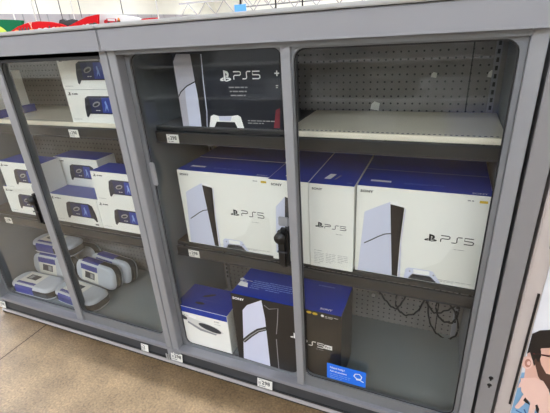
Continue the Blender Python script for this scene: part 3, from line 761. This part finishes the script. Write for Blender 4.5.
# ------------------------------------------------------------------ cables under the middle shelf
M_CABLE = mat('cable_black', (22, 22, 23), .45)
def cable(pts, label, r=.004):
    P_ = [px(u, v, 'y', .455) for u, v in pts]; out = []
    for i in range(len(P_)-1):
        p0, p1, p2, p3 = P_[max(i-1, 0)], P_[i], P_[i+1], P_[min(i+2, len(P_)-1)]
        for k in range(5):
            t_ = k/5; out.append(.5*((2*p1) + (-p0+p2)*t_ + (2*p0-5*p1+4*p2-p3)*t_*t_ + (-p0+3*p1-3*p2+p3)*t_**3))
    out.append(P_[-1]); out = [p + Vector((0, -.004*(i % 3), 0)) for i, p in enumerate(out)]
    m = MB(); m.tube(out, r, M_CABLE, 7); return tag(m.build('power_cable'), label, 'cable')
cable([(378, 288), (385, 299), (395, 308), (402, 302), (408, 291)], 'black cable hanging in a loose loop at the back, left of the tangle')
cable([(398, 290), (396, 304), (404, 314), (416, 312), (424, 300), (426, 289)], 'black cable looped at the back between two others under the middle shelf')
cable([(430, 292), (428, 304), (430, 322), (438, 334), (450, 338), (458, 330), (455, 312), (445, 300), (436, 305), (440, 318), (452, 322), (459, 310), (456, 296)], 'black cable coiled in a tangle at the back right under the middle shelf')
cable([(426, 300), (434, 312), (446, 310), (456, 304), (452, 294), (440, 293)], 'black cable bunched inside the tangle at the back right', .0035)
m = MB(); m.box((-.02, -.016, -.016), (.02, 0, .016), mat('outlet_grey', (120, 118, 112), .5), bev=.004); m.tube([(0, -.022, 0), (0, -.015, 0)], .008, M_LIP, 10)
p = px(374, 293, 'y', .47); tag(m.build('outlet_box', loc=(p.x, .4715, p.z)), 'small grey outlet box on the back panel beneath the middle shelf', 'outlet')
# small stickers left on the pegboard
for (u, v, s_, lb) in ((492, 74, .013, 'small white sticker on the pegboard by the right panel seam'), (375, 106, .017, 'torn white sticker low on the empty pegboard'), (434, 75, .010, 'small torn white sticker on the pegboard left of the panel seam')):
    p = px(u, v, 'y', .47); m = MB()
    m.prism([(p.x-s_, .4705, p.z-s_*.7), (p.x+s_*.8, .4705, p.z-s_), (p.x+s_, .4705, p.z+s_*.6), (p.x-s_*.2, .4705, p.z+s_), (p.x-s_*.8, .4705, p.z+s_*.4)], (0, .0012, 0), M_TAG)
    tag(m.build('sticker'), lb, 'sticker')

# ------------------------------------------------------------------ header cards on the cabinet roof
ROOF = 1.4555
M_RED = mat('card_red', (176, 14, 20), .9, spec=.15); M_GREEN = mat('card_green', (16, 96, 60), .9, spec=.15); M_YG = mat('card_lime', (190, 206, 70), .5)
M_CARDW = mat('card_white', (196, 192, 190), .9, spec=.15); M_ORANGE = mat('card_orange', (240, 130, 60), .5)
def card(y, pts, m_, name, label, cat='sign', extra=None, base=True):
    m = MB(); L = [px(u, v, 'y', y) for u, v in pts]
    poly = [(p.x, y, max(p.z, ROOF)) for p in L]
    m.prism(poly, (0, .012, 0), m_)
    a = Art(m, (0, y, 0), (1, 0, 0), (0, 0, 1), (0, -1, 0))
    if extra: extra(a, lambda u, v: (px(u, v, 'y', y).x, px(u, v, 'y', y).z))
    m.box((min(p[0] for p in poly), y-.004, ROOF-.0003), (max(p[0] for p in poly), y+.016, ROOF+.006), M_RIM)
    return tag(m.build(name, flat=True), label, cat)
def ex1(a, q):
    p = q(30.5, 24.5); a.text('Y', p[0]-.010, p[1]-.016, .026, mat('card_pink', (240, 170, 150), .5), 0, 1, .03)
    for k, (u, mm) in enumerate(((17, M_ORANGE), (32, M_ORANGE), (40, M_CARDW), (46, M_CARDW), (54, M_CARDW), (58, M_ORANGE), (62, M_ORANGE))):
        p = q(u, 31.3-(u-17)*.07); a.ell(p[0], p[1], .018, .007, mm, 0, n=9)
    for k, u in enumerate((20, 23, 26, 29, 50)):
        p = q(u, 30.4-(u-20)*.06); a.ell(p[0], p[1], .007, .014, M_CARDK, 1, n=6)
card(.44, [(5, 40), (9, 32.5), (18, 26.5), (27, 23), (38, 21.3), (50, 22), (60, 24), (68, 27.5), (70, 40)], M_RED, 'header_card', 'red arched header card with dark and yellow lettering on the cabinet roof at left', extra=ex1)
def ex2(a, q):
    for u, mm in ((84, M_CARDW), (88, M_CARDW), (91.5, M_CARDK), (95, M_CARDK)):
        p = q(u, 26.5-(u-84)*.2); a.ell(p[0], p[1], .014, .008, mm, 0, n=8)
card(.375, [(64, 40), (67, 27), (76, 22), (86, 17), (97.5, 14.3), (99.5, 38)], M_RED, 'header_card', 'red header card rising to a point where the two cabinets meet', extra=ex2)
def ex3(a, q):
    p = q(107, 22.6); r = q(116, 17.6)
    a.poly([(p[0], p[1]), (r[0], p[1]-.004), (r[0], r[1]-.004), (p[0], r[1])], M_PRR, 0)
    a.poly([(p[0]+.008, p[1]+.007), (r[0]-.008, p[1]+.003), (r[0]-.008, p[1]+.011), (p[0]+.008, p[1]+.014)], M_CARDW, 1)
    for u, v in ((106, 22), (109, 24), (112, 24.3), (115, 24), (119, 22.5)):
        s_ = q(u, v); a.ell(s_[0], s_[1], .011, .010, M_CARDK if int(u) % 2 else M_PRR, 1, n=7)
    s_ = q(119, 20.5); a.ell(s_[0], s_[1], .008, .012, M_ORANGE, 1, n=8)
card(.415, [(100, 38), (98.6, 14.5), (108, 14.3), (122, 15), (135, 17.2), (147, 20.5), (160, 24), (162, 36)], M_CARDW, 'header_card', 'white arched header card with a small red emblem on the cabinet roof', extra=ex3)
card(.34, [(141, 34), (140.5, 20), (142.5, 18.6), (155, 17.6), (157, 19), (156.5, 34)], M_RED, 'red_tab', 'small red tab in front of the white header card', 'sign')
card(.475, [(-8, 44), (-8, 20), (0, 19.5), (12, 19.8), (22, 20.5), (23, 38)], M_GREEN, 'header_card', 'green header card behind the red one at the far left of the roof',
     extra=lambda a, q: (a.ell(*q(-2, 29.5), .07, .022, M_YG, 0, -.35), a.ell(*q(6, 33), .03, .006, M_CARDK, 1)))
card(.46, [(58, 38), (59.5, 20), (63, 19), (66, 20.5), (72, 19), (76, 20), (74, 38)], M_BLACK, 'black_card', 'small black card between the two red header cards', 'sign')

# ------------------------------------------------------------------ hanging wires, blue hanging sign, far pendant, far joists
M_WW = mat('wire_white', (240, 240, 238), .4); M_WK = mat('wire_dark', (40, 40, 40), .5); M_WGY = mat('wire_grey', (120, 116, 114), .5)
def wire(u, v, y, m_, r, label, zb=None):
    p = px(u, v, 'y', y); m = MB(); m.tube([(p.x, y, p.z), (p.x, y, CEIL+.395)], r, m_, 6)
    return tag(m.build('hanging_wire'), label, 'wire')
wire(17, 26, 8, M_WW, .022, 'white hanging wire farthest left behind the red header card')
wire(36.5, 21, 8, M_WW, .022, 'white hanging wire over the middle of the left red header card')
wire(41, 22, 9, M_WGY, .014, 'thin grey hanging wire just right of the second white wire')
wire(63, 20, 9, M_WGY, .014, 'thin grey hanging wire above the small black card')
wire(75, 20, 8, M_WW, .014, 'thin white hanging wire left of the pointed red card')
wire(82, 18, 9, M_WGY, .012, 'thin grey hanging wire above the pointed red card')
wire(123, 14, 9, M_WGY, .014, 'grey hanging wire above the white header card')
wire(159, 20, 8, M_WW, .02, 'white hanging wire right of the red tab')
wire(276, 10, 10, M_WK, .022, 'dark hanging wire right of the blue hanging sign')
wire(302.5, 7, 10, M_WK, .022, 'dark hanging wire farthest right behind the fascia')
t = empty('hanging_sign', tuple(px(240.5, 10, 'y', 10))); tag(t, 'small blue sign hanging on a dark rod far behind the cabinet', 'sign')
m = MB(); m.box((-.18, -.01, -.17), (.18, .01, .14), mat('sign_blue', (70, 140, 210), .5)); m.build('sign_board', t)
m = MB(); m.tube([(.02, 0, .14), (.02, 0, CEIL+.39-px(240.5, 10, 'y', 10).z)], .03, M_WK, 6); m.build('rod', t)
p = px(50, -3.5, 'y', 8); t = empty('pendant', tuple(p)); tag(t, 'dark round pendant hanging over the store at upper left', 'pendant lamp')
m = MB(); m.tube([(0, 0, -.06), (0, 0, -.03), (0, 0, .12), (0, 0, .22)], [.18, .27, .2, .05], M_WK, 24); m.build('shade', t)
m = MB(); m.tube([(0, 0, .22), (0, 0, CEIL+.39-p.z)], .012, M_WK, 6); m.build('cord', t)
# far roof joists: chords and webs
for j, yj in enumerate((22, 30)):
    t = empty('roof_joist', (-6, yj, 0)); tag(t, ('nearer pale steel roof joist seen far above the cabinet', 'farther pale steel roof joist seen far above the cabinet')[j], 'joist')
    z0 = 1.41 + (yj+1)*(.040 if j == 0 else .052)
    m = MB(); m.box((-10, -.05, z0), (18, .05, z0+.09), M_WGY if j else M_WGREY); m.build('chord', t)
    m = MB(); m.box((-10, -.05, z0+.75), (18, .05, z0+.84), M_WGREY); m.build('chord', t)
    m = MB()
    for k in range(22):
        xa = -10 + k*1.27; m.tube([(xa, 0, z0+.05), (xa+.63, 0, z0+.78), (xa+1.27, 0, z0+.05)], .03, M_WGREY, 5)
    m.build('web', t)

# ------------------------------------------------------------------ the opposite aisle (seen mirrored in the glass)
t = empty('gondola_shelving', (-1, -3.9, 0)); tag(t, 'tall shelving run on the other side of the aisle, mirrored in the glass doors', 'shelving')
M_GON = mat('gondola_grey', (120, 118, 116), .6)
m = MB(); m.box((-5, -.3, 0), (4, -.26, 1.6), M_GON); m.build('back_panel', t)
for z in (.12, .55, 1.0):
    m = MB(); m.box((-5, -.26, z-.02), (4, .1, z), M_RIM); m.build('shelf', t)
rnd = random.Random(3); cols = [M_PRDG, M_CARDK, M_PRBLUE, M_PRG, M_PRDG, M_PRG, M_CARNV, M_CARDK]
for zi, z in enumerate((.12, .55, 1.0)):
    x = -4.9
    while x < 3.6:
        wd = rnd.uniform(.25, .6); hh = rnd.uniform(.18, .38)
        if rnd.random() < .75:
            m = MB(); m.box((0, -.2, 0), (wd*.94, .02, hh), rnd.choice(cols), bev=.004)
            tag(m.build('merchandise_carton', loc=(-1+x, -3.9, z+.001)), 'merchandise carton on the shelving across the aisle', 'box', 'merchandise cartons across the aisle')
        x += wd
